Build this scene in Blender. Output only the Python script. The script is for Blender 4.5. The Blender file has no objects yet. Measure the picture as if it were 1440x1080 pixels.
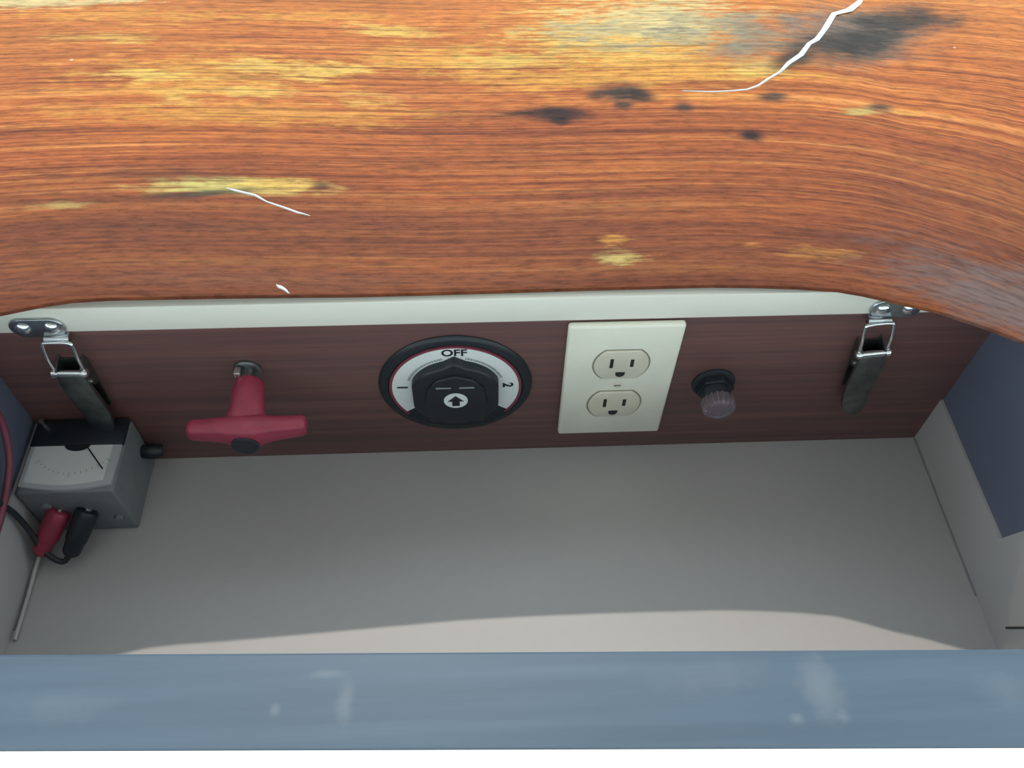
import bpy, bmesh, math, random
from mathutils import Vector, Matrix

S = bpy.context.scene
COL = S.collection
PI = math.pi
ZC = 640.0            # the cockpit sole lies 640 mm below the lens; all lengths below are millimetres


def W(x, y, z):
    return Vector((x / 1000, y / 1000, (z + ZC) / 1000))


# ------------------------------------------------------------------ camera
cd = bpy.data.cameras.new('camera')
cam = bpy.data.objects.new('camera', cd)
COL.objects.link(cam)
cd.sensor_fit = 'HORIZONTAL'
cd.sensor_width = 36
cd.lens = 36 * 1207.4 / 1440
cd.clip_start = 0.01
right = Vector((0.99890638, -0.04391105, 0.01605827))
up = Vector((0.02532802, 0.79690087, 0.60357891))
fwd = Vector((0.03930064, 0.6025121, -0.79714154))
M4 = Matrix((right, up, -fwd)).transposed().to_4x4()
M4.translation = W(0, 0, 0)
cam.matrix_world = M4
S.camera = cam

# ------------------------------------------------------------------ sky, sun, exposure
wd = bpy.data.worlds.new('sky')
S.world = wd
wd.use_nodes = True
bg = wd.node_tree.nodes['Background']
bg.inputs['Color'].default_value = (0.77, 0.92, 1.0, 1)
bg.inputs['Strength'].default_value = 2.4
sl = bpy.data.lights.new('sun', 'SUN')
sun = bpy.data.objects.new('sun', sl)
COL.objects.link(sun)
sl.energy = 2.2
sl.angle = math.radians(0.6)
sl.color = (1.0, 0.93, 0.83)
sun.rotation_euler = Vector((14, -128, -163)).to_track_quat('-Z', 'Y').to_euler()
sun.location = (0, 1, 2)
S.view_settings.view_transform = 'Standard'
S.view_settings.look = 'None'
S.view_settings.exposure = 0.0
S.view_settings.gamma = 1.0
S.view_settings.use_curve_mapping = False


# ------------------------------------------------------------------ materials
class NT:
    def __init__(self, name):
        self.m = bpy.data.materials.new(name)
        self.m.use_nodes = True
        self.t = self.m.node_tree
        self.b = self.t.nodes['Principled BSDF']

    def n(self, typ, **kw):
        nd = self.t.nodes.new(typ)
        for k, v in kw.items():
            setattr(nd, k, v)
        return nd

    def l(self, a, b):
        self.t.links.new(a, b)

    def math(self, op, a, b=0.0, clamp=False):
        nd = self.n('ShaderNodeMath', operation=op, use_clamp=clamp)
        for i, v in enumerate((a, b)):
            if isinstance(v, (int, float)):
                nd.inputs[i].default_value = v
            else:
                self.l(v, nd.inputs[i])
        return nd.outputs[0]

    def noise(self, vec, scale, detail=3.0, rough=0.55, dist=0.0):
        nd = self.n('ShaderNodeTexNoise')
        self.l(vec, nd.inputs['Vector'])
        nd.inputs['Scale'].default_value = scale
        nd.inputs['Detail'].default_value = detail
        nd.inputs['Roughness'].default_value = rough
        nd.inputs['Distortion'].default_value = dist
        return nd.outputs[0]

    def mapv(self, vec, scale=(1, 1, 1), loc=(0, 0, 0), rot=0.0, typ='POINT'):
        nd = self.n('ShaderNodeMapping', vector_type=typ)
        self.l(vec, nd.inputs['Vector'])
        nd.inputs['Location'].default_value = loc
        nd.inputs['Rotation'].default_value = (0, 0, rot)
        nd.inputs['Scale'].default_value = scale
        return nd.outputs[0]

    def ramp(self, fac, stops):
        nd = self.n('ShaderNodeValToRGB')
        self.l(fac, nd.inputs[0])
        e = nd.color_ramp.elements
        while len(e) < len(stops):
            e.new(0.5)
        for el, (p, c) in zip(e, stops):
            el.position = p
            el.color = (*c, 1) if len(c) == 3 else c
        return nd.outputs[0]

    def mix(self, fac, a, b, blend='MIX'):
        nd = self.n('ShaderNodeMix', data_type='RGBA', blend_type=blend)
        for sock, v in ((nd.inputs[0], fac), (nd.inputs[6], a), (nd.inputs[7], b)):
            if isinstance(v, (int, float)):
                sock.default_value = v
            elif isinstance(v, tuple):
                sock.default_value = (*v, 1)
            else:
                self.l(v, sock)
        return nd.outputs[2]

    def rng(self, v, a, b, c=0.0, d=1.0, smooth=True):
        nd = self.n('ShaderNodeMapRange', interpolation_type='SMOOTHSTEP' if smooth else 'LINEAR')
        self.l(v, nd.inputs[0])
        for i, x in enumerate((a, b, c, d)):
            nd.inputs[i + 1].default_value = x
        return nd.outputs[0]

    def obj(self):
        return self.n('ShaderNodeTexCoord').outputs['Object']

    def bump(self, h, strength, dist=0.001):
        nd = self.n('ShaderNodeBump')
        self.l(h, nd.inputs['Height'])
        nd.inputs['Strength'].default_value = strength
        nd.inputs['Distance'].default_value = dist
        self.l(nd.outputs[0], self.b.inputs['Normal'])


def plain(name, col, rough=0.5, metal=0.0, var=0.10, scale=60, coat=0.0, spec=0.5):
    t = NT(name)
    c = t.obj()
    nz = t.noise(c, scale, 4)
    a = tuple(v * (1 - var) for v in col)
    b = tuple(min(1, v * (1 + var)) for v in col)
    t.l(t.ramp(nz, [(0.3, a), (0.7, b)]), t.b.inputs['Base Color'])
    t.b.inputs['Roughness'].default_value = rough
    t.b.inputs['Metallic'].default_value = metal
    t.b.inputs['Coat Weight'].default_value = coat
    t.b.inputs['Specular IOR Level'].default_value = spec
    return t.m


def wood_dark(name, tone=1.0):
    t = NT(name)
    c = t.obj()
    s1 = t.noise(t.mapv(c, (3, 60, 160)), 1.0, 4, 0.6)
    s2 = t.noise(t.mapv(c, (8, 300, 700)), 1.0, 2, 0.5)
    k = t.math('ADD', t.math('MULTIPLY', s1, 0.65), t.math('MULTIPLY', s2, 0.35))
    col = t.ramp(k, [(0.30, (0.075 * tone, 0.036 * tone, 0.036 * tone)), (0.52, (0.140 * tone, 0.060 * tone, 0.052 * tone)),
                     (0.72, (0.195 * tone, 0.085 * tone, 0.065 * tone))])
    t.l(col, t.b.inputs['Base Color'])
    t.b.inputs['Roughness'].default_value = 0.5
    t.b.inputs['Coat Weight'].default_value = 0.6
    t.b.inputs['Coat Roughness'].default_value = 0.5
    t.bump(k, 0.15, 0.0005)
    return t.m


def gelcoat(name, col, rough=0.45, blotch=0.06):
    t = NT(name)
    c = t.obj()
    a = t.noise(t.mapv(c, (4, 14, 14)), 1.0, 4, 0.55)
    b = t.noise(c, 160, 2)
    k = t.math('ADD', t.math('MULTIPLY', a, 0.8), t.math('MULTIPLY', b, 0.2))
    t.l(t.ramp(k, [(0.3, tuple(v * (1 - blotch) for v in col)), (0.7, tuple(min(1, v * (1 + blotch)) for v in col))]),
        t.b.inputs['Base Color'])
    t.b.inputs['Roughness'].default_value = rough
    t.bump(b, 0.06, 0.0004)
    return t.m


def tread_material():
    t = NT('worn_mahogany_laminate')
    c = t.obj()
    sep = t.n('ShaderNodeSeparateXYZ')
    t.l(c, sep.inputs[0])
    x, y = sep.outputs[0], sep.outputs[1]
    # the grain of the sheet bends towards the front at both ends of the cut-out
    r = t.math('MAXIMUM', t.math('SUBTRACT', x, 0.120), 0.0)
    l = t.math('MAXIMUM', t.math('SUBTRACT', t.math('MULTIPLY', x, -1.0), 0.190), 0.0)
    q = t.math('ADD', t.math('MULTIPLY', t.math('POWER', r, 2.0), 1.15), t.math('MULTIPLY', t.math('POWER', l, 2.0), 0.6))
    g = t.rng(y, 0.28, 0.62, 1.0, 0.12)
    yw = t.math('ADD', y, t.math('MULTIPLY', q, g))
    comb = t.n('ShaderNodeCombineXYZ')
    t.l(x, comb.inputs[0])
    t.l(yw, comb.inputs[1])
    v = comb.outputs[0]
    wav = t.noise(t.mapv(v, (3.0, 5.0, 1)), 1.0, 2)
    comb2 = t.n('ShaderNodeCombineXYZ')
    t.l(x, comb2.inputs[0])
    t.l(t.math('ADD', yw, t.math('MULTIPLY', wav, 0.005)), comb2.inputs[1])
    v = comb2.outputs[0]
    broad = t.noise(t.mapv(v, (1.3, 30, 1)), 1.0, 3, 0.55)
    mid = t.noise(t.mapv(v, (2.6, 150, 1)), 1.0, 4, 0.65)
    fine = t.noise(t.mapv(v, (5.0, 480, 1)), 1.0, 3, 0.65)
    k = t.math('ADD', t.math('ADD', t.math('MULTIPLY', broad, 0.30), t.math('MULTIPLY', mid, 0.40)), t.math('MULTIPLY', fine, 0.30))
    col = t.ramp(k, [(0.40, (0.130, 0.034, 0.016)), (0.46, (0.235, 0.062, 0.024)), (0.505, (0.33, 0.088, 0.027)), (0.555, (0.41, 0.135, 0.038)),
                     (0.62, (0.50, 0.205, 0.065))])
    # painted gradient: brighter orange away from the edge, darker red-brown towards the front
    edge_tone = t.math('ADD', y, t.math('MULTIPLY', t.math('SUBTRACT', t.noise(t.mapv(c, (4, 14, 1)), 1.0, 4), 0.5), 0.24))
    col = t.mix(t.rng(edge_tone, 0.44, 0.66, 0.0, 0.38), col, (0.54, 0.205, 0.048))
    col = t.mix(t.rng(edge_tone, 0.345, 0.53, 0.95, 0.0), col, t.mix(0.26, (0.098, 0.035, 0.021), col))
    # pores and dark growth lines, laid over the worn patches too
    por = t.noise(t.mapv(v, (9.0, 760, 1)), 1.0, 2, 0.5)
    dl = t.noise(t.mapv(v, (1.1, 240, 1), (3.3, 0.7, 0)), 1.0, 3, 0.6)
    lines = t.math('MAXIMUM', t.rng(por, 0.53, 0.69, 0.0, 0.70), t.rng(dl, 0.54, 0.65, 0.0, 0.68))
    n1 = t.noise(t.mapv(c, (26, 60, 1)), 1.0, 5, 0.65)
    n2 = t.noise(t.mapv(c, (60, 300, 1), (1.7, 4.2, 0)), 1.0, 4, 0.6)
    YEL = (0.52, 0.325, 0.080)
    OCH = (0.50, 0.235, 0.050)
    PALE = (0.46, 0.37, 0.18)
    GRN = (0.43, 0.36, 0.12)
    GRY = (0.125, 0.118, 0.10)
    BLK = (0.012, 0.012, 0.015)
    DGR = (0.030, 0.027, 0.025)
    BRN = (0.10, 0.035, 0.02)
    # worn and stained spots of the laminate: x, y, half length, half width, turn, colour, opacity, raggedness
    spots = [
        (142, 585, 120, 62, 0.0, OCH, .85, .9), (120, 596, 82, 45, 0.05, YEL, .95, 1.0), (150, 612, 80, 34, 0.0, PALE, .9, .9),
        (215, 592, 40, 34, 0.3, GRY, .62, 1.0), (190, 572, 30, 12, 0.1, GRY, .55, 1.2), (150, 548, 75, 16, 0.0, OCH, .95, .9),
        (205, 548, 26, 12, 0.2, YEL, .8, .9), (-10, 566, 70, 20, 0.0, OCH, .9, 1.1), (30, 566, 45, 13, 0.05, YEL, .85, 1.1),
        (60, 540, 80, 13, 0.0, OCH, .75, 1.1),
        (-62, 606, 34, 9, -0.12, YEL, .85, 1.1), (-100, 622, 60, 8, 0.0, OCH, .6, 1.2),
        (-330, 642, 80, 12, 0.0, PALE, .9, 1.0), (-250, 620, 90, 12, 0.0, OCH, .6, 1.2),
        (-185, 545, 100, 30, 0.0, OCH, .8, 1.1), (-225, 541, 38, 9, -0.05, YEL, .9, 1.2), (-150, 554, 32, 9, 0.05, YEL, .85, 1.2),
        (-112, 548, 34, 10, 0.15, YEL, .9, 1.2), (-200, 515, 24, 7, 0.0, YEL, .7, 1.2), (-150, 523, 28, 8, 0.0, YEL, .75, 1.2),
        (-140, 500, 120, 12, 0.0, OCH, .6, 1.2), (-75, 513, 26, 8, 0.0, YEL, .55, 1.2), (-270, 590, 40, 6, 0.0, YEL, .5, 1.2),
        (-145, 426, 52, 9, 0.0, GRN, .95, .7), (-120, 427, 30, 7, 0.0, YEL, .85, .8), (-165, 418, 45, 3.5, 0.12, DGR, .8, .9),
        (-230, 412, 60, 4, 0.0, BRN, .6, 1.2), (-95, 426, 6, 4, 0.0, DGR, .6, .9), (-245, 408, 16, 4, 0.0, GRN, .5, 1.2),
        (-215, 436, 70, 5, 0.0, BRN, .55, 1.2), (-170, 388, 60, 3, 0.0, BRN, .5, 1.2),
        (85, 361, 13, 5.5, 0.0, GRN, .75, 1.2), (84, 376, 9, 3, 0.0, OCH, .7, 1.2), (165, 369, 8, 3, 0.0, OCH, .45, 1.2), (205, 360, 26, 5, 0, OCH, .35, 1.3),
        (300, 606, 76, 40, 0.40, GRY, .85, .6), (288, 588, 60, 24, 0.32, DGR, .95, .5), (340, 626, 60, 24, 0.25, DGR, .9, .6), (236, 562, 24, 12, 0.75, DGR, .8, .6),
        (250, 612, 14, 12, 0.2, GRY, .6, .9), (110, 606, 60, 16, 0, GRY, .35, 2.2), (160, 590, 60, 12, 0.1, GRY, .42, 2.2), (180, 615, 50, 12, 0, GRY, .4, 2.0),
        (58, 501, 29, 9.5, -0.05, BLK, .97, .5), (36, 502, 18, 3.2, 0.0, BLK, .85, .6), (60, 493, 8, 6, 0.0, BLK, .85, .6),
        (104, 524, 24, 14, -0.1, DGR, .95, .8), (118, 519, 14, 8, -.3, BLK, .7, .9), (88, 521, 9, 5, 0.1, DGR, .75, 1.0), (105, 509, 8, 6, 0, DGR, .8, 1.0),
        (147, 506, 8, 7, 0.0, DGR, .85, .7), (212, 516, 13, 7, 0.1, DGR, .88, .6), (187, 473, 10, 7.5, 0.1, BLK, .95, .4),
        (287, 508, 13, 5, 0.25, DGR, .8, .8), (272, 500, 18, 5, 0.2, GRN, .75, 1.0), (305, 503, 12, 4, 0, OCH, .6, 1.0),
        (30, 462, 80, 4, 0, BRN, .40, 1.3), (-20, 448, 120, 4, 0.0, BRN, .45, 1.3), (20, 500, 60, 4, 0, BRN, .35, 1.3),
        (315, 322, 85, 34, -0.45, (0.115, 0.085, 0.082), .85, .9), (-110, 345, 190, 10, 0.0, (0.14, 0.055, 0.035), .5, 1.2),
    ]
    pale = [q for q in spots if q[5] in (YEL, OCH, PALE, GRN)]
    NPALE = len(pale)
    spots = pale + [q for q in spots if q not in pale]
    for (sx, sy, a, b, rot, cc, op, rag) in spots:
        mv = t.mapv(c, (a / 1000, b / 1000, 1), (sx / 1000, sy / 1000, 0), rot, 'TEXTURE')
        flat = t.n('ShaderNodeVectorMath', operation='MULTIPLY')
        t.l(mv, flat.inputs[0])
        flat.inputs[1].default_value = (1, 1, 0)
        ln = t.n('ShaderNodeVectorMath', operation='LENGTH')
        t.l(flat.outputs[0], ln.inputs[0])
        d = t.math('ADD', ln.outputs['Value'], t.math('MULTIPLY', t.math('SUBTRACT', n1, 0.5), 2.1 * rag))
        d = t.math('ADD', d, t.math('MULTIPLY', t.math('SUBTRACT', n2, 0.5), (2.4 if cc in (YEL, OCH, PALE, GRN) else 1.1) * rag))
        if cc in (YEL, OCH, PALE, GRN):
            d = t.math('ADD', d, t.math('MULTIPLY', t.math('SUBTRACT', mid, 0.5), -1.8))
        col = t.mix(t.rng(d, 0.25, 1.30, op, 0.0), col, cc)
        if (sx, sy) == spots[NPALE - 1][:2]:
            col = t.mix(t.math('MULTIPLY', lines, 0.85), col, (0.105, 0.036, 0.022))
    # short fibres and grain flecks
    fl = t.noise(t.mapv(v, (70, 330, 1), (0.4, 2.1, 0)), 1.0, 4, 0.7)
    col = t.mix(1.0, col, t.ramp(fl, [(0.34, (0.66, 0.66, 0.67)), (0.52, (1.08, 1.08, 1.07)), (0.70, (1.30, 1.28, 1.22))]), 'MULTIPLY')
    # small pale nicks
    vo = t.n('ShaderNodeTexVoronoi')
    t.l(t.mapv(c, (14, 24, 1)), vo.inputs['Vector'])
    vo.inputs['Scale'].default_value = 1.0
    nick = t.rng(t.math('ADD', vo.outputs['Distance'], t.math('MULTIPLY', n2, 0.05)), 0.035, 0.052, 0.7, 0.0)
    col = t.mix(nick, col, (0.66, 0.50, 0.36))
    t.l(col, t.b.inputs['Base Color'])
    t.b.inputs['Roughness'].default_value = 0.6
    t.b.inputs['Specular IOR Level'].default_value = 0.07
    t.bump(k, 0.22, 0.0006)
    return t.m


def rail_material():
    t = NT('scuffed_blue_grey_rail')
    c = t.obj()
    s = t.noise(t.mapv(c, (3, 60, 60)), 1.0, 4, 0.6)
    col = t.ramp(s, [(0.3, (0.060, 0.094, 0.132)), (0.55, (0.076, 0.116, 0.162)), (0.75, (0.095, 0.138, 0.186))])
    n1 = t.noise(c, 90, 4, 0.6)
    for (sx, sy, a, b, op) in ((-61, 117, 4, 11, .45), (-91, 116, 2.5, 3, .55), (148, 115, 9, 15, .5), (134, 103, 3.5, 3, .6), (154, 103, 3.5, 3, .5), (-70, 130, 8, 2, .4),
                               (230, 112, 14, 8, .25), (100, 122, 30, 8, .2), (-180, 120, 20, 7, .2)):
        mv = t.mapv(c, (a / 1000, b / 1000, 1), (sx / 1000, sy / 1000, 0), 0.0, 'TEXTURE')
        flat = t.n('ShaderNodeVectorMath', operation='MULTIPLY')
        t.l(mv, flat.inputs[0])
        flat.inputs[1].default_value = (1, 1, 0)
        ln = t.n('ShaderNodeVectorMath', operation='LENGTH')
        t.l(flat.outputs[0], ln.inputs[0])
        d = t.math('ADD', ln.outputs['Value'], t.math('MULTIPLY', t.math('SUBTRACT', n1, 0.5), 1.6))
        col = t.mix(t.rng(d, 0.0, 1.4, op * 0.6, 0.0), col, (0.24, 0.26, 0.28))
    t.l(col, t.b.inputs['Base Color'])
    t.b.inputs['Roughness'].default_value = 0.42
    return t.m


MT = {
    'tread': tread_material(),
    'tread_edge': plain('laminate_edge', (0.16, 0.06, 0.035), 0.55),
    'panel': wood_dark('dark_mahogany_panel'),
    'side': gelcoat('dark_slate_lining', (0.105, 0.120, 0.165), 0.5, 0.12),
    'white': gelcoat('cream_white_gelcoat', (0.76, 0.74, 0.63), 0.42, 0.03),
    'tray': gelcoat('beige_gelcoat', (0.395, 0.372, 0.358), 0.5, 0.05),
    'seam': plain('dark_seam', (0.19, 0.185, 0.18), 0.7),
    'sole': gelcoat('white_sole', (0.86, 0.87, 0.86), 0.5, 0.02),
    'rail': rail_material(),
    'canvas': plain('added_cover_canvas', (0.42, 0.40, 0.37), 0.9, var=0.04, scale=300),
    'black': plain('black_plastic', (0.010, 0.014, 0.018), 0.42),
    'black2': plain('black_rubber', (0.015, 0.018, 0.022), 0.55),
    'label': plain('white_label', (0.78, 0.80, 0.76), 0.35, var=0.03),
    'ink': plain('black_ink', (0.010, 0.010, 0.012), 0.6),
    'grey_ink': plain('grey_ink', (0.28, 0.30, 0.30), 0.6),
    'trimred': plain('maroon_trim', (0.20, 0.035, 0.06), 0.4),
    'red': plain('faded_red_plastic', (0.27, 0.028, 0.055), 0.42, var=0.2, scale=90),
    'ivory': plain('ivory_plastic', (0.80, 0.78, 0.64), 0.35, var=0.04, scale=40),
    'socket': plain('ivory_nylon', (0.66, 0.62, 0.49), 0.4, var=0.05, scale=60),
    'gap': plain('plate_gap', (0.26, 0.235, 0.17), 0.6),
    'slot': plain('socket_dark', (0.02, 0.018, 0.014), 0.6),
    'steel': plain('stainless_steel', (0.50, 0.53, 0.54), 0.28, 1.0, var=0.2, scale=120),
    'bright': plain('polished_wire', (0.80, 0.82, 0.82), 0.16, 1.0, var=0.08, scale=120),
    'dull': plain('dull_latch_steel', (0.20, 0.21, 0.20), 0.42, 1.0, var=0.25, scale=120),
    'meterbox': plain('grey_meter_case', (0.17, 0.18, 0.18), 0.5, var=0.08),
    'dial': plain('meter_dial_paper', (0.62, 0.62, 0.60), 0.5, var=0.03),
    'lens': plain('meter_bezel', (0.42, 0.43, 0.43), 0.3, var=0.05),
    'cap': plain('ribbed_grey_cap', (0.135, 0.105, 0.115), 0.4, var=0.2, scale=200),
    'pinkwire': plain('dull_red_wire', (0.16, 0.03, 0.05), 0.5),
    'chip': plain('pale_split', (0.52, 0.53, 0.52), 0.6, var=0.1),
}


# ------------------------------------------------------------------ mesh helpers (all in mm, scene axes)
class MB:
    def __init__(self):
        self.bm = bmesh.new()

    def box(self, x0, x1, y0, y1, z0, z1, bev=0.0, seg=2):
        b = bmesh.new()
        vs = [b.verts.new((x, y, z)) for x in (x0, x1) for y in (y0, y1) for z in (z0, z1)]
        for f in ((0, 1, 3, 2), (4, 6, 7, 5), (0, 4, 5, 1), (2, 3, 7, 6), (0, 2, 6, 4), (1, 5, 7, 3)):
            b.faces.new([vs[i] for i in f])
        bmesh.ops.recalc_face_normals(b, faces=b.faces)
        if bev:
            bmesh.ops.bevel(b, geom=list(b.edges), offset=bev, segments=seg, profile=0.5, affect='EDGES')
        self.join(b)
        return self

    def join(self, b):
        mp = {v: self.bm.verts.new(v.co) for v in b.verts}
        for f in b.faces:
            self.bm.faces.new([mp[v] for v in f.verts])
        b.free()

    def rings(self, rings, closed=True, cap0=True, cap1=True):
        vs = [[self.bm.verts.new(p) for p in r] for r in rings]
        n = len(vs[0])
        for a, b in zip(vs, vs[1:]):
            for i in range(n if closed else n - 1):
                j = (i + 1) % n
                self.bm.faces.new((a[i], a[j], b[j], b[i]))
        if cap0 and closed:
            self.bm.faces.new(vs[0][::-1])
        if cap1 and closed:
            self.bm.faces.new(vs[-1])
        return self

    def lathe(self, cx, y0, cz, prof, seg=48, cap0=True, cap1=True):
        # about an axis that stands out of the back panel (towards -Y): (radius, height)
        rs = []
        for r, h in prof:
            rs.append([(cx + r * math.cos(2 * PI * i / seg), y0 - h, cz + r * math.sin(2 * PI * i / seg)) for i in range(seg)])
        return self.rings(rs, True, cap0, cap1)

    def plate(self, outline, y0, h0, h1, bev=0.0):
        # outline in X, Z, raised from h0 to h1 in front of y0
        cx = sum(p[0] for p in outline) / len(outline)
        cz = sum(p[1] for p in outline) / len(outline)

        def ring(h, off):
            out = []
            for x, z in outline:
                d = math.hypot(x - cx, z - cz) or 1
                k = max(0.0, (d - off) / d)
                out.append((cx + (x - cx) * k, y0 - h, cz + (z - cz) * k))
            return out
        rs = [ring(h0, 0)]
        if bev:
            for a in (0, 0.33, 0.67, 1.0):
                rs.append(ring(h1 - bev * (1 - math.sin(a * PI / 2)), bev * (1 - math.cos(a * PI / 2))))
        else:
            rs.append(ring(h1, 0))
        return self.rings(rs)

    def arc_plate(self, cx, y0, cz, r0, r1, a0, a1, h0, h1, seg=60):
        A = [math.radians(a0 + (a1 - a0) * i / seg) for i in range(seg + 1)]
        rs = []
        for a in A:
            c, s = math.cos(a), math.sin(a)
            rs.append([(cx + r * c, y0 - h, cz + r * s) for r, h in ((r0, h0), (r1, h0), (r1, h1), (r0, h1))])
        return self.rings(rs)

    def tube(self, pts, r, seg=10, smooth=6):
        P = [Vector(p) for p in pts]
        if smooth > 1 and len(P) > 2:
            Q = []
            ext = [P[0] * 2 - P[1]] + P + [P[-1] * 2 - P[-2]]
            for i in range(1, len(ext) - 2):
                a, b, c, d = ext[i - 1:i + 3]
                for k in range(smooth):
                    u = k / smooth
                    Q.append(0.5 * ((2 * b) + (c - a) * u + (2 * a - 5 * b + 4 * c - d) * u * u + (3 * b - a - 3 * c + d) * u ** 3))
            Q.append(P[-1])
            P = Q
        R = r if isinstance(r, (list, tuple)) else None
        rs = []
        T0 = (P[1] - P[0]).normalized()
        nrm = T0.orthogonal().normalized()
        for i, p in enumerate(P):
            t = (P[min(i + 1, len(P) - 1)] - P[max(i - 1, 0)]).normalized()
            nrm = (nrm - t * nrm.dot(t)).normalized()
            bn = t.cross(nrm)
            if R:
                f = i / (len(P) - 1) * (len(R) - 1)
                k = min(int(f), len(R) - 2)
                rr = R[k] + (R[k + 1] - R[k]) * (f - k)
            else:
                rr = r
            rs.append([p + nrm * rr * math.cos(2 * PI * j / seg) + bn * rr * math.sin(2 * PI * j / seg) for j in range(seg)])
        return self.rings(rs)

    def build(self, name, mat, parent=None, smooth=35):
        bm = self.bm
        bmesh.ops.recalc_face_normals(bm, faces=bm.faces)
        base = parent.matrix_world.translation.copy() if parent is not None else Vector((0, 0, 0))
        for v in bm.verts:
            v.co = W(*v.co) - base
        me = bpy.data.meshes.new(name)
        bm.to_mesh(me)
        bm.free()
        me.materials.append(mat)
        if smooth:
            for p in me.polygons:
                p.use_smooth = True
            me.set_sharp_from_angle(angle=math.radians(smooth))
        o = bpy.data.objects.new(name, me)
        COL.objects.link(o)
        if parent is not None:
            o.parent = parent
            # everything is flattened to the top empty's translation
            o.matrix_parent_inverse.identity()
        return o


def sub(name, mb, mat, part, smooth=35):
    """a piece one level below a part; parts sit at their thing's base without an offset of their own"""
    o = mb.build(name, mat, None, smooth)
    top = part.parent if part.parent is not None else None
    base = top.location.copy() if top is not None else Vector((0, 0, 0))
    o.data.transform(Matrix.Translation(-base))
    o.parent = part
    return o


def thing(name, label, cat, base, group=None):
    e = bpy.data.objects.new(name, None)
    COL.objects.link(e)
    e.empty_display_size = 0.01
    e.location = W(*base)
    e.matrix_world = Matrix.Translation(W(*base))
    tag(e, label, cat, group)
    return e


def tag(o, label, cat, group=None):
    o['label'] = label
    o['category'] = cat
    if group:
        o['group'] = group
    return o


def structure(o, label, cat):
    o['kind'] = 'structure'
    return tag(o, label, cat)


def turn(o, ang, axis='Y'):
    o.rotation_euler = (0, ang, 0) if axis == 'Y' else (0, 0, ang)


def text_pts(mb, s, size, cx, cz, y, rot=0.0, bold=0.0, depth=0.25, sx=1.0):
    cu = bpy.data.curves.new('lettering', 'FONT')
    cu.body = s
    cu.size = size
    cu.offset = bold
    cu.align_x = 'CENTER'
    cu.align_y = 'CENTER'
    cu.extrude = depth / 2
    ob = bpy.data.objects.new('lettering', cu)
    COL.objects.link(ob)
    dg = bpy.context.evaluated_depsgraph_get()
    me = bpy.data.meshes.new_from_object(ob.evaluated_get(dg))
    c, s_ = math.cos(rot), math.sin(rot)
    vs = []
    for v in me.vertices:
        px, pz = v.co.x * sx, v.co.y
        vs.append(mb.bm.verts.new((cx + px * c - pz * s_, y - v.co.z, cz + px * s_ + pz * c)))
    for p in me.polygons:
        try:
            mb.bm.faces.new([vs[i] for i in p.vertices])
        except ValueError:
            pass
    bpy.data.objects.remove(ob)
    bpy.data.meshes.remove(me)
    bpy.data.curves.remove(cu)
    return mb


YB = 334.8      # face of the back panel
ZF = -520.2     # compartment floor
XR, XL = 318.0, -291.0

# ------------------------------------------------------------------ the setting
m = MB()
m.box(XL - 72, XR + 72, 100, YB + 16, ZF - 14, ZF, 0.0)
floor = m.build('floor', MT['tray'])
structure(floor, 'beige moulded floor of the open compartment', 'floor')

m = MB()
m.box(XL - 72, XR + 72, YB, YB + 12, ZF, -381.7, 0.0)
wb = m.build('wall_back', MT['panel'])
structure(wb, 'dark mahogany back panel carrying the switch and the outlet', 'wall')

m = MB()
m.box(-330, 290, YB - 0.8, YB + 22, -381.7, -361.5, 1.2)
tr = m.build('trim_1', MT['white'])
structure(tr, 'cream white band between the worn board and the dark panel', 'trim')


def side_wall(name, x0, x1, label, sgn, zt_):
    m = MB()
    out = [(149, ZF), (YB, ZF), (YB, -473.5), (229, -473.5), (222, -449), (212, zt_), (149, zt_)]
    m.rings([[(x0, y, z) for y, z in out], [(x1, y, z) for y, z in out]])
    w = m.build(name, MT['tray'], smooth=20)
    structure(w, label, 'wall')
    xi = x0 if abs(x0) < abs(x1) else x1
    pan = MB()
    o2 = [(YB, -473.5), (229, -473.5), (222, -449), (212, zt_), (YB, zt_)]
    pan.rings([[(xi + sgn * 1.8, y, z) for y, z in o2], [(xi + sgn * 72, y, z) for y, z in o2]])
    p = pan.build('side_panel', MT['side'], w, 20)
    p['label'] = 'dark slate side lining'
    s = MB()
    s.tube([(xi - sgn * 0.2, YB - 1, ZF + 0.3), (xi - sgn * 0.2, 212, ZF + 0.3)], 0.8, 8, 1)
    s.build('seam', MT['seam'], w)
    return w


wr = side_wall('wall_right', XR, XR + 72, 'beige right side of the compartment with a low lip below a dark lining', 1, -371.0)
m = MB()
m.tube([(XR, 183.8, -502.5), (XR, 172, -472)], 0.7, 8, 1)
m.build('slit', MT['slot'], wr)
wl = side_wall('wall_left', XL, XL - 72, 'beige left side of the compartment beside the meter', -1, -354.0)

m = MB()
rs = []
for x in (-900, 900):
    y = 95.6 - 0.0368 * x
    rs.append([(x, y, -640), (x, y, -381.6), (x, -300, -381.6), (x, -306, -387.6), (x, -306, -640)])
m.rings(rs)
so = m.build('floor_2', MT['sole'], smooth=20)
structure(so, 'sunlit white deck in front of the blue-grey rail', 'floor')


# added unseen cover, shaped to keep high sky off the compartment; low sky passes below
m = MB()
rs = []
for x in (-1000, -980, -700, -350, 0, 350, 700, 980, 1000):
    z = 280 - 90 * (x / 1000) ** 2
    rs.append([(x, -1000, z - 60), (x, -960, z - 20), (x, -100, z), (x, 520, z - 10), (x, 560, z - 30), (x, 560, z - 24), (x, 520, z - 4), (x, -100, z + 6), (x, -960, z - 14), (x, -1000, z - 54)])
m.rings(rs)
cv = m.build('added_sky_cover', MT['canvas'], smooth=50)
structure(cv, 'added canvas cover out of view, keeping the high sky off the compartment', 'cover')

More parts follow.
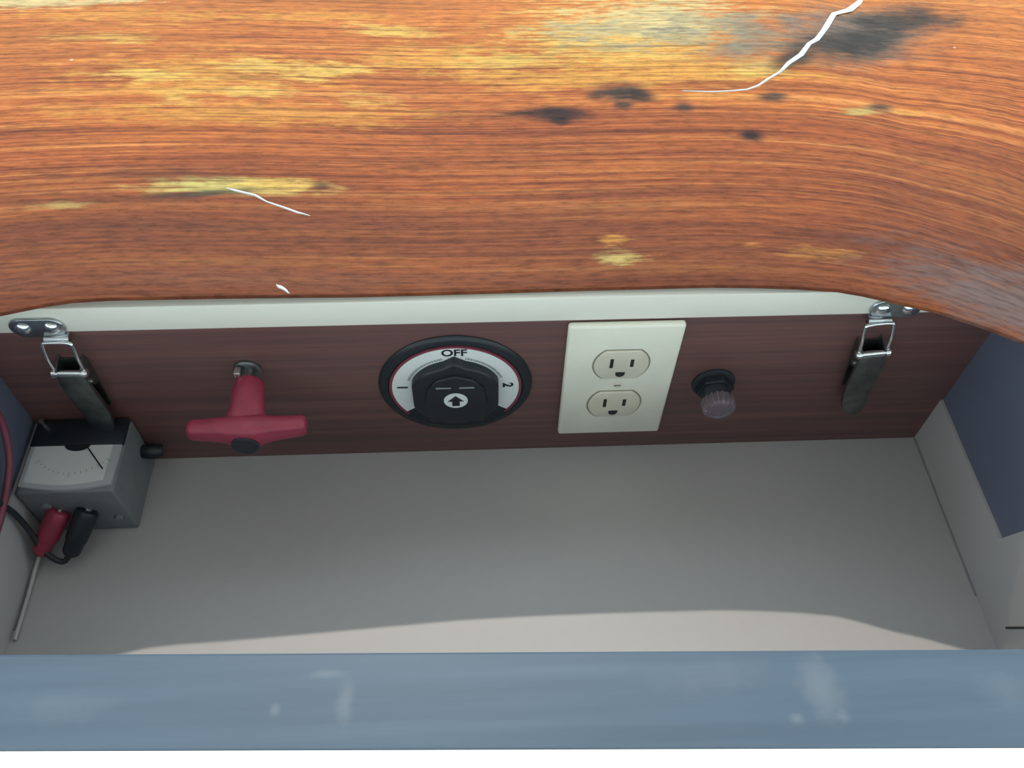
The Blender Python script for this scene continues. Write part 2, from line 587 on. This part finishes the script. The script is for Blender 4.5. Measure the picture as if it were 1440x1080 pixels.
# ------------------------------------------------------------------ worn board above the panel, cut out around the compartment
def zt(x):
    return -357 + (7 if x < 0 else 1.5) * (1 - math.exp(-(x / 140) ** 2)) - 1.2e-3 * max(0, min(x, 330) - 230) ** 2


EDGE = [(-333, 90), (-333, 180), (-331, 232), (-325, 265), (-312, 292), (-295, 308), (-275, 317), (-256.5, 321.5), (-246.2, 324.4), (-235.7, 327.3), (-221.3, 330.2), (-202.6, 331.5), (-176.0, 332.0), (-145.4, 332.8), (-106.7, 333.7), (-67.6, 334.6), (-27.8, 335.9), (20.5, 336.7), (61.2, 337.0), (93.8, 336.9), (134.8, 336.8), (159.2, 335.6), (183.5, 333.7), (207.5, 330.6), (220.8, 326.9), (233.8, 322.1), (246.8, 317.6), (260.0, 313.6), (270.9, 308.8), (282.0, 304.2), (293.1, 299.4), (304.1, 294.4),
        (320, 279), (336, 260), (345, 234), (348, 180), (348, 90)]
m = MB()
bm = m.bm
TH = 2.5
rows = []
N = 14
for i, (ex, ey) in enumerate(EDGE):
    if ey < 300 and ex < 0:
        ox, oy = -620, 90 + (ey - 90) * 2.2
    elif ey < 290 and ex > 0:
        ox, oy = 640, 90 + (ey - 90) * 2.2
    else:
        f = (ex + 300) / 620
        ox, oy = -620 + 1260 * max(0, min(1, f)), 900
    p0, p1 = Vector((ex, ey)), Vector((ox, oy))
    d = (p1 - p0).normalized()
    col = [(ex, ey, zt(ex) - TH), (ex, ey, zt(ex) - 1.0)]
    q = p0 + d * 0.35
    col.append((q.x, q.y, zt(q.x) - 0.3))
    q = p0 + d * 1.2
    col.append((q.x, q.y, zt(q.x)))
    for k in range(1, N + 1):
        q = p0 + d * 1.2 + (p1 - p0 - d * 1.2) * (k / N) ** 1.3
        col.append((q.x, q.y, zt(q.x)))
    col.append((p1.x, p1.y, zt(p1.x) - TH))
    rows.append(col)
m.rings(rows, True, True, True)
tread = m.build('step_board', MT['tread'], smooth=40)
tag(tread, 'worn orange-brown mahogany board with yellow and black patches above the white band', 'board')


def sliver(name, pts, label):
    mm = MB()
    rs = []
    n = len(pts)
    for i, (x, y, w) in enumerate(pts):
        w *= 0.78
        a = Vector(pts[max(0, i - 1)][:2])
        b = Vector(pts[min(n - 1, i + 1)][:2])
        d = (b - a).normalized()
        nn = Vector((-d.y, d.x))
        z = zt(x)
        rs.append([(x - nn.x * w, y - nn.y * w, z - 0.2), (x + nn.x * w, y + nn.y * w, z - 0.2), (x + nn.x * w * .5, y + nn.y * w * .5, z + 0.35), (x - nn.x * w * .5, y - nn.y * w * .5, z + 0.45)])
    mm.rings(rs)
    o = mm.build(name, MT['chip'], tread, 30)
    o['label'] = label
    return o


sliver('split_sliver', [(322, 662, 3.4), (304, 640, 3.6), (288, 630, 2.8), (276, 610, 3.0), (263, 590, 2.7), (255, 583, 2.2), (245, 568, 2.6), (233, 557, 2.2), (224, 546, 1.3), (213, 537, 1.5), (204, 529, 1.4),
                        (195, 524.5, 1.2), (182, 523, 1.0), (169, 522.5, .8), (156, 523.5, .5), (149, 524, .3)], 'long pale split running to the rear corner')
sliver('split_sliver', [(-152, 423, .5), (-146, 421, 1.5), (-134, 417, 1.4), (-126, 411, .9), (-115, 406, 1.3), (-107, 402, 1.3), (-99, 399, .5)], 'short pale splinter below the green worn patch')
sliver('split_sliver', [(-112, 341.5, .5), (-110, 340, 1.9), (-107, 338, 1.4), (-105, 335.6, .7), (-104, 335, .4)], 'tiny white chip at the front edge')

# ------------------------------------------------------------------ front rail
m = MB()
rs = []
for x in (-420, -140, 140, 430):
    yb, yf = 137.4 - 0.0325 * x, 95.8 - 0.0368 * x
    rs.append([(x, yb, -520), (x, yb, -382.0), (x, yb - 1.2, -381.0), (x, yf + 0.6, -381.0), (x, yf, -381.6), (x, yf, -640)])
m.rings(rs)
rail = m.build('front_rail', MT['rail'], smooth=30)
tag(rail, 'scuffed blue-grey rail across the front, above the bright white strip', 'rail')

# ------------------------------------------------------------------ battery switch
CX, CZ = -14.5, -442.0
sw = thing('battery_switch', 'round black battery switch with white OFF ring, left of the outlet', 'switch', (CX, YB, CZ))
m = MB().lathe(CX, YB, CZ, [(49.2, 0), (49.2, 0.8), (48.4, 1.8), (46.4, 2.8), (43.6, 3.2), (42.8, 2.6), (30, 2.4)], 72)
base_o = m.build('housing', MT['black'], sw)
m = MB().arc_plate(CX, YB, CZ, 40.6, 42.3, -40, 220, 2.2, 3.4, 90)
m.build('trim_ring', MT['trimred'], sw)
m = MB().arc_plate(CX, YB, CZ, 26.0, 40.6, -36, 216, 2.2, 3.2, 90)
lab = m.build('label_ring', MT['label'], sw)
m = MB()
text_pts(m, 'OFF', 8.6, CX + 0.3, CZ + 35.9, YB - 3.25, 0, 0.22, 0.2, 1.05)
sub('lettering', m, MT['ink'], lab)
m = MB()
text_pts(m, '1', 9.0, CX - 33.5, CZ + 2.5, YB - 3.25, PI / 2, 0.35, 0.2)
sub('lettering', m, MT['ink'], lab)
m = MB()
text_pts(m, '2', 9.0, CX + 33.2, CZ + 2.5, YB - 3.25, -PI / 2, 0.35, 0.2)
sub('lettering', m, MT['ink'], lab)
random.seed(4)
for a0, a1 in ((104, 160), (20, 76)):
    m = MB()
    a = a0
    while a < a1:
        w = random.uniform(1.2, 2.6)
        m.arc_plate(CX, YB, CZ, 30.2, 31.9, a, a + w, 3.1, 3.32, 3)
        a += w + random.uniform(0.7, 1.2)
    sub('small_print', m, MT['grey_ink'], lab)
# pointer skirt and knob
out = []
R0 = 29.5
for i in range(72):
    a = PI / 2 + 2 * PI * i / 72
    r = R0
    dd = abs(((a - PI / 2 + PI) % (2 * PI)) - PI)
    x, z = r * math.cos(a), r * math.sin(a)
    if dd < 0.30:
        z = r * math.cos(0.30) + (0.30 - dd) / 0.30 * 5.2
        x = x * 0.9
    x = max(-27.4, min(27.4, x))
    out.append((CX + x, CZ - 0.5 + z))
m = MB().plate(out, YB, 2.8, 10.0, 2.0)
kn = m.build('knob', MT['black'], sw, 50)
m = MB()
gr = []
for x, z in ((-17, -25), (17, -25), (20, -8), (18, 10), (11, 19), (0, 23), (-11, 19), (-18, 10), (-20, -8)):
    gr.append((CX + x, CZ + z))
m.plate(gr, YB, 9.4, 12.0, 1.0)
sub('grip', m, MT['black'], kn)
m = MB().lathe(CX, YB, CZ - 1, [(7.6, 11.7), (7.6, 12.3)], 36)
e = sub('emblem_disc', m, MT['label'], kn)
e['label'] = 'white disc with a dark upward arrow'
m = MB().rings([[(CX + x, YB - h, CZ - 1 + z) for x, z in ((-2.4, -5.4), (2.4, -5.4), (2.4, -0.6), (5.2, -0.6), (0, 5.2), (-5.2, -0.6), (-2.4, -0.6))] for h in (12.0, 12.5)])
sub('emblem_arrow', m, MT['black'], kn)
m = MB()
m.plate([(CX - 12, CZ + 11.6), (CX - 2.5, CZ + 11.6), (CX - 2.8, CZ + 12.7), (CX - 12, CZ + 12.9)], YB, 11.7, 12.2)
m.plate([(CX + 2.5, CZ + 11.6), (CX + 12, CZ + 11.6), (CX + 12, CZ + 12.9), (CX + 2.8, CZ + 12.7)], YB, 11.7, 12.2)
sub('mark', m, MT['grey_ink'], kn)

# ------------------------------------------------------------------ duplex outlet
OX = 89.4
ot = thing('electrical_outlet', 'ivory duplex electrical outlet with a rectangular cover plate', 'outlet', (OX, YB, -439))
m = MB()
pl = [(OX - 35, -495.5), (OX + 35, -495.5), (OX + 35, -382.6), (OX - 35, -382.6)]
m.box(OX - 35.2, OX + 35.2, YB - 5.2, YB, -495.8, -382.4, 2.0, 3)
m.build('cover_plate', MT['ivory'], ot)


def socket_outline(cx, cz, s=1.0):
    o = []
    for i in range(48):
        a = 2 * PI * i / 48
        o.append((cx + 17.2 * s * math.cos(a), cz + max(-13.6 * s, min(13.6 * s, 17.2 * s * math.sin(a)))))
    return o


for cz in (-418.3, -460.0):
    m = MB().plate(socket_outline(OX, cz, 1.06), YB, 4.8, 5.5, 0.3)
    rim = m.build('socket_rim', MT['gap'], ot)
    rim['label'] = 'dark gap around the socket'
    m = MB().plate(socket_outline(OX, cz, 1.0), YB, 5.0, 6.6, 1.0)
    so_ = m.build('socket', MT['socket'], ot)
    for dx, h in ((-6.4, 4.4), (6.4, 3.6)):
        m = MB().box(OX + dx - 1.1, OX + dx + 1.1, YB - 6.75, YB - 6.2, cz + 2.4 - h, cz + 2.4 + h)
        sub('slot', m, MT['slot'], so_)
    g = [(OX + 3.0 * math.cos(a), cz - 8.2 + 3.0 * math.sin(a)) for a in [PI + PI * i / 12 for i in range(13)]] + [(OX + 3.0, cz - 6.4), (OX - 3.0, cz - 6.4)]
    m = MB().plate(g, YB, 6.2, 6.75)
    sub('ground_slot', m, MT['slot'], so_)
m = MB().lathe(OX, YB, -439.2, [(2.9, 5.0), (2.9, 5.7), (2.3, 6.2)], 24)
sc = m.build('screw', MT['socket'], ot)
m = MB().box(OX - 2.1, OX + 2.1, YB - 6.3, YB - 6.0, -439.55, -438.85)
sub('screw_slot', m, MT['slot'], sc)

# ------------------------------------------------------------------ breaker button
BX, BZ = 154.0, -446.5
br = thing('breaker_button', 'small black round breaker button with ribbed grey cap, right of the outlet', 'button', (BX, YB, BZ))
MB().lathe(BX, YB, BZ, [(14.2, 0), (14.2, 1.4), (12.5, 2.4)], 48).build('washer', MT['black2'], br)
hx = [(BX + 12.2 * math.cos(PI / 3 * i + .2), BZ + 12.2 * math.sin(PI / 3 * i + .2)) for i in range(6)]
MB().plate(hx, YB, 2.0, 8.0, 0.8).build('nut', MT['black'], br)
MB().lathe(BX, YB, BZ, [(9.2, 7.5), (9.2, 15.0), (8.6, 16)], 36).build('barrel', MT['black2'], br)
rs = []
for h, r in ((14.5, 9.6), (15.2, 10.3), (22.0, 10.0), (23.6, 8.6), (24.0, 6.5), (23.4, 5.8)):
    rs.append([(BX + (r * (1 + 0.05 * (1 if i % 4 < 2 else -1) * (1 if r > 8 else 0))) * math.cos(2 * PI * i / 72), YB - h,
                BZ + (r * (1 + 0.05 * (1 if i % 4 < 2 else -1) * (1 if r > 8 else 0))) * math.sin(2 * PI * i / 72)) for i in range(72)])
m = MB().rings(rs)
m.build('cap', MT['cap'], br)

# ------------------------------------------------------------------ red T key
KX, KZ = -142.0, -420.0
ke = thing('switch_key', 'red plastic T-handled key sticking out of the dark panel', 'key', (KX, YB, KZ))
MB().lathe(KX, YB, KZ, [(8.5, 0), (8.5, 2), (7, 3), (4.2, 3.2), (4.2, 14)], 32).build('collar', MT['dull'], ke)
MB().box(KX - 6, KX - 2, YB - 10, YB - 4, KZ + 3, KZ + 7, 0.8).build('key_tab', MT['bright'], ke)
rs = []
for h, rx, rz, dz in ((9, 7.2, 5.6, -1), (11, 9.2, 6.6, -1.5), (18, 9.8, 7.0, -3), (26, 10.4, 7.4, -5), (32, 12, 7.6, -7), (36, 15, 7.6, -8.5)):
    rs.append([(KX + 2.0 + rx * math.cos(2 * PI * i / 32), YB - h, KZ + dz + rz * math.sin(2 * PI * i / 32)) for i in range(32)])
MB().rings(rs).build('stem', MT['red'], ke, 60)
rs = []
secs = [(-35.5, 2.5, 3.0, 0, -.5), (-34.8, 4.6, 5.2, 0, -.4), (-32, 5.8, 6.0, 0, -.3), (-24, 6.0, 6.4, .4, 0), (-15, 6.6, 7.4, .8, 0), (-8, 8.0, 9.0, 1.4, 0), (0, 8.6, 9.6, 1.8, 0),
        (8, 8.0, 9.0, 1.4, 0.1), (15, 6.6, 7.4, .8, .4), (24, 6.0, 6.4, .4, .9), (32, 5.8, 6.0, 0, 1.4), (34.8, 4.6, 5.2, 0, 1.6), (35.5, 2.5, 3.0, 0, 1.7)]
for dx, ry, rz, fy, dz in secs:
    ring = []
    for i in range(24):
        a = 2 * PI * i / 24
        c, s = math.cos(a), math.sin(a)
        sq = lambda v: math.copysign(abs(v) ** 0.65, v)
        ring.append((KX + 3 + dx, YB - 38.5 + ry * sq(c) - fy, KZ - 9.5 + dz + rz * sq(s)))
    rs.append(ring)
kb = MB().rings(rs).build('crossbar', MT['red'], ke, 60)
rs = []
m = MB().lathe(KX + 2.2, YB - 48.4, KZ - 13.0, [(8.2, -3), (8.2, 0.6), (7.4, 1.1), (6.6, 0.6)], 32)
h = sub('hollow', m, MT['black2'], kb)
h['label'] = 'dark round hollow in the middle of the handle'


# ------------------------------------------------------------------ draw latches
def latch(label, cx, sx, tilt, group):
    t = thing('draw_latch', label, 'latch', (cx, YB, -384), group)

    def stad(x0, hw, hh, zc):
        o = []
        for k in range(24):
            a = -PI / 2 + PI * k / 23 if k < 12 else 0
        for k in range(13):
            a = -PI / 2 + PI * k / 12
            o.append((x0 + hw - hh + hh * math.cos(a), zc + hh * math.sin(a)))
        for k in range(13):
            a = PI / 2 + PI * k / 12
            o.append((x0 - hw + hh + hh * math.cos(a), zc + hh * math.sin(a)))
        return o
    YS = YB - 0.8
    st = MB().plate(stad(sx, 15.6, 7.4, -375.6), YS, 0, 2.0, 0.8).build('strike_plate', MT['steel'], t)
    for dx in (-8.0, 8.0):
        s = MB().lathe(sx + dx, YS, -375.6, [(4.3, 1.8), (4.3, 2.6), (3.4, 3.6), (1.8, 4.1)], 24)
        so2 = sub('screw', s, MT['bright'], st)
    # hook that catches the bail
    rs = []
    for k in range(9):
        a = PI * k / 8
        y = YS - 1.6 - 3.6 * math.sin(a * 0.95)
        z = -381 - 5.0 * (1 - math.cos(a)) / 2
        rs.append([(cx - 7 + (1.0 if k > 5 else 0), y, z), (cx + 7 - (1.0 if k > 5 else 0), y, z), (cx + 7, y + 1.2, z - .3), (cx - 7, y + 1.2, z - .3)])
    sub('hook', MB().rings(rs), MT['steel'], st)
    ct, s_ = math.cos(tilt), math.sin(tilt)

    def L(x, h, z):
        # latch axes: x across, z along (0 at the hook, downwards negative), turned about the hook
        return (cx + x * ct - z * s_, YB - h, -385 + x * s_ + z * ct)
    hw = 8.6
    b = MB().tube([L(-hw, 9.5, -22), L(-hw, 9.0, -10), L(-hw + .2, 7.4, -1.5), L(-hw + 1.6, 6.8, 0.8), L(0, 6.6, 1.2), L(hw - 1.6, 6.8, 0.8), L(hw - .2, 7.4, -1.5), L(hw, 9.0, -10), L(hw, 9.5, -22)],
                  1.15, 10, 5)
    b.build('bail', MT['bright'], t, 60)
    m2 = MB().tube([L(-hw - 1.8, 10, -23), L(hw + 1.8, 10, -23)], 1.9, 14, 1)
    for s in (-1, 1):
        m2.tube([L(s * (hw - 1.2), 10, -23), L(s * (hw + 1.2), 10, -23)], 2.9, 14, 1)
    m2.build('pivot_bar', MT['bright'], t, 60)
    # base screwed to the panel
    o = [(-8.5, -20), (8.5, -20), (8.5, -66), (-8.5, -66)]
    rs = [[L(x, h, z) for x, z in o] for h in (0.0, 1.6)]
    m3 = MB().rings(rs)
    for s in (-1, 1):
        pr = [(0, -17), (11, -20), (11, -27), (6, -40), (0, -44)]
        m3.rings([[L(s * 6.6, h, z) for h, z in pr], [L(s * 7.8, h, z) for h, z in pr]])
    m3.build('base', MT['dull'], t, 30)
    # lever: a curved plate with a rounded end
    rs = []
    zz = [-24, -28, -36, -46, -56, -66, -76, -82, -85.5, -87]
    ww = [7.6, 8.2, 8.6, 8.8, 8.8, 8.6, 8.2, 7.0, 4.8, 2.0]
    hh = [12.2, 12.6, 12.2, 11.0, 9.8, 9.0, 9.4, 10.6, 11.6, 12.2]
    for z, w_, h in zip(zz, ww, hh):
        rs.append([L(-w_, h - 3.0, z), L(-w_, h - .6, z), L(-w_ + 1.2, h, z), L(w_ - 1.2, h, z), L(w_, h - .6, z), L(w_, h - 3.0, z), L(w_ - 1, h - 1.6, z), L(-w_ + 1, h - 1.6, z)])
    lv = MB().rings(rs).build('lever', MT['dull'], t, 40)
    r2 = MB().tube([L(-9.6, 8, -33), L(9.6, 8, -33)], 1.5, 12, 1)
    sub('rivet', r2, MT['steel'], lv)
    return t


latch('steel draw latch at the left end of the white band, above the meter', -242.0, -250.5, -0.03, 'draw latches under the board')
latch('steel draw latch at the right end of the white band', 241.0, 249.0, 0.13, 'draw latches under the board')

# ------------------------------------------------------------------ test meter
X0, X1, Y0, Y1, ZT = -289.0, -229.0, 280.0, 334.0, -470.5
mt = thing('test_meter', 'grey box meter with a white dial, on the floor in the left corner', 'meter', ((X0 + X1) / 2, (Y0 + Y1) / 2, ZF))
MB().box(X0, X1, Y0, Y1, ZF, ZT, 1.6, 3).build('case', MT['meterbox'], mt)
# bezel: black back strip and raised dial window
MB().box(X0 + 0.5, X1 - 0.5, 313.5, Y1 - 0.5, ZT - 0.5, ZT + 3.2, 1.0).build('black_cover', MT['black'], mt)
m = MB()
rs = []
arc = []
for k in range(13):
    u = k / 12
    arc.append((X0 + 1.5 + (X1 - X0 - 3) * u, Y0 + 4.2 - 3.4 * math.sin(PI * u)))
out = arc + [(X1 - 1.5, 313.4), (X0 + 1.5, 313.4)]
m.rings([[(x, y, ZT - 0.4) for x, y in out], [(x, y, ZT + 2.0) for x, y in out]])
m.build('bezel', MT['lens'], mt)
m = MB()
out2 = [(X0 + 4 + (X1 - X0 - 11) * k / 12, Y0 + 7.2 - 3.0 * math.sin(PI * k / 12)) for k in range(13)] + [(X1 - 7, 313.3), (X0 + 4, 313.3)]
m.rings([[(x, y, ZT + 1.6) for x, y in out2], [(x, y, ZT + 2.25) for x, y in out2]])
dial = m.build('dial', MT['dial'], mt)
m = MB()
cxm = (X0 + X1) / 2 + 1
hub = [(cxm + 8 * math.cos(a), 313.4 + 4.5 * math.sin(a)) for a in [PI + PI * i / 16 for i in range(17)]]
m.rings([[(x, y, ZT + 2.0) for x, y in hub], [(x, y, ZT + 3.0) for x, y in hub]])
sub('needle_hub', m, MT['black'], dial)
m = MB().tube([(cxm + 7, 311, ZT + 2.7), (cxm + 20, 295, ZT + 2.7)], 0.45, 6, 1)
sub('needle', m, MT['ink'], dial)
m = MB()
for k in range(15):
    a = PI * (1.22 + 0.56 * k / 14)
    r0, r1 = 27.0, (30.5 if k % 7 == 0 else 28.6)
    c, s = math.cos(a), math.sin(a)
    m.tube([(cxm + r0 * c, 320 + r0 * s, ZT + 2.3), (cxm + r1 * c, 320 + r1 * s, ZT + 2.3)], 0.22, 5, 1)
sub('scale_mark', m, MT['grey_ink'], dial)
MB().lathe(-236.3, Y0, -503.5, [(3.2, 0), (3.2, .8), (2.2, 1.6)], 20).build('screw', MT['steel'], mt)
MB().lathe(-276.5, Y0, -487, [(3.6, 0), (3.6, 1.2), (2.6, 1.8)], 20).build('adjuster', MT['meterbox'], mt)
m = MB().tube([(X1 - 1, 326, -497), (X1 + 7, 326, -497), (X1 + 13, 327, -498)], [4.6, 5.4, 4.2], 14, 2)
m.build('side_knob', MT['black'], mt)
m = MB().tube([(-284, 330, ZT + 1), (-284, 330, ZT + 7)], [2.4, 1.8], 12, 1)
m.build('terminal', MT['bright'], mt)


def plug(name, label, a, b, mat, wire, wmat, wr_):
    t = thing(name, label, 'plug', a)
    a, b = Vector(a), Vector(b)
    d = b - a
    MB().tube([a, a + d * .04, a + d * .12, a + d * .3, a + d * .62, a + d * .70, a + d * .92, b], [5.4, 7.0, 7.4, 7.3, 6.8, 6.0, 5.4, 3.6], 18, 3).build('body', mat, t, 50)
    MB().tube([a - d.normalized() * 1.0, a + d * .05], 2.6, 10, 1).build('pin', MT['bright'], t)
    if wire:
        MB().tube([tuple(b - d * .05)] + wire, wr_, 10, 8).build('lead', wmat, t, 60)
    return t


plug('test_plug', 'red test plug in the front of the meter', (-269, 279.0, -491), (-283.0, 257, -508.5), MT['red'],
     [(-286, 251, -514), (-287.5, 240, -517.6), (-287.6, 226, -518.4), (-287.4, 205, -518.4)], MT['tray'], 1.3)
plug('test_plug', 'black test plug in the front of the meter', (-251.5, 279.0, -491), (-264, 256, -509), MT['black'],
     [(-268, 253, -511), (-275, 255, -508), (-281, 260, -502), (-285, 266, -490), (-287.0, 268, -474), (-288, 266, -452), (-288.5, 268, -430)], MT['black2'], 1.9)
m = MB().tube([(-287.4, 312, -372), (-286.5, 309, -405), (-285.5, 305, -428), (-285, 292, -446), (-286, 276, -456), (-287.5, 262, -462), (-288.4, 246, -466)], 2.2, 12, 8)
o = m.build('loose_wire', MT['pinkwire'])
tag(o, 'dull red wire hanging down the left edge beside the meter', 'wire')
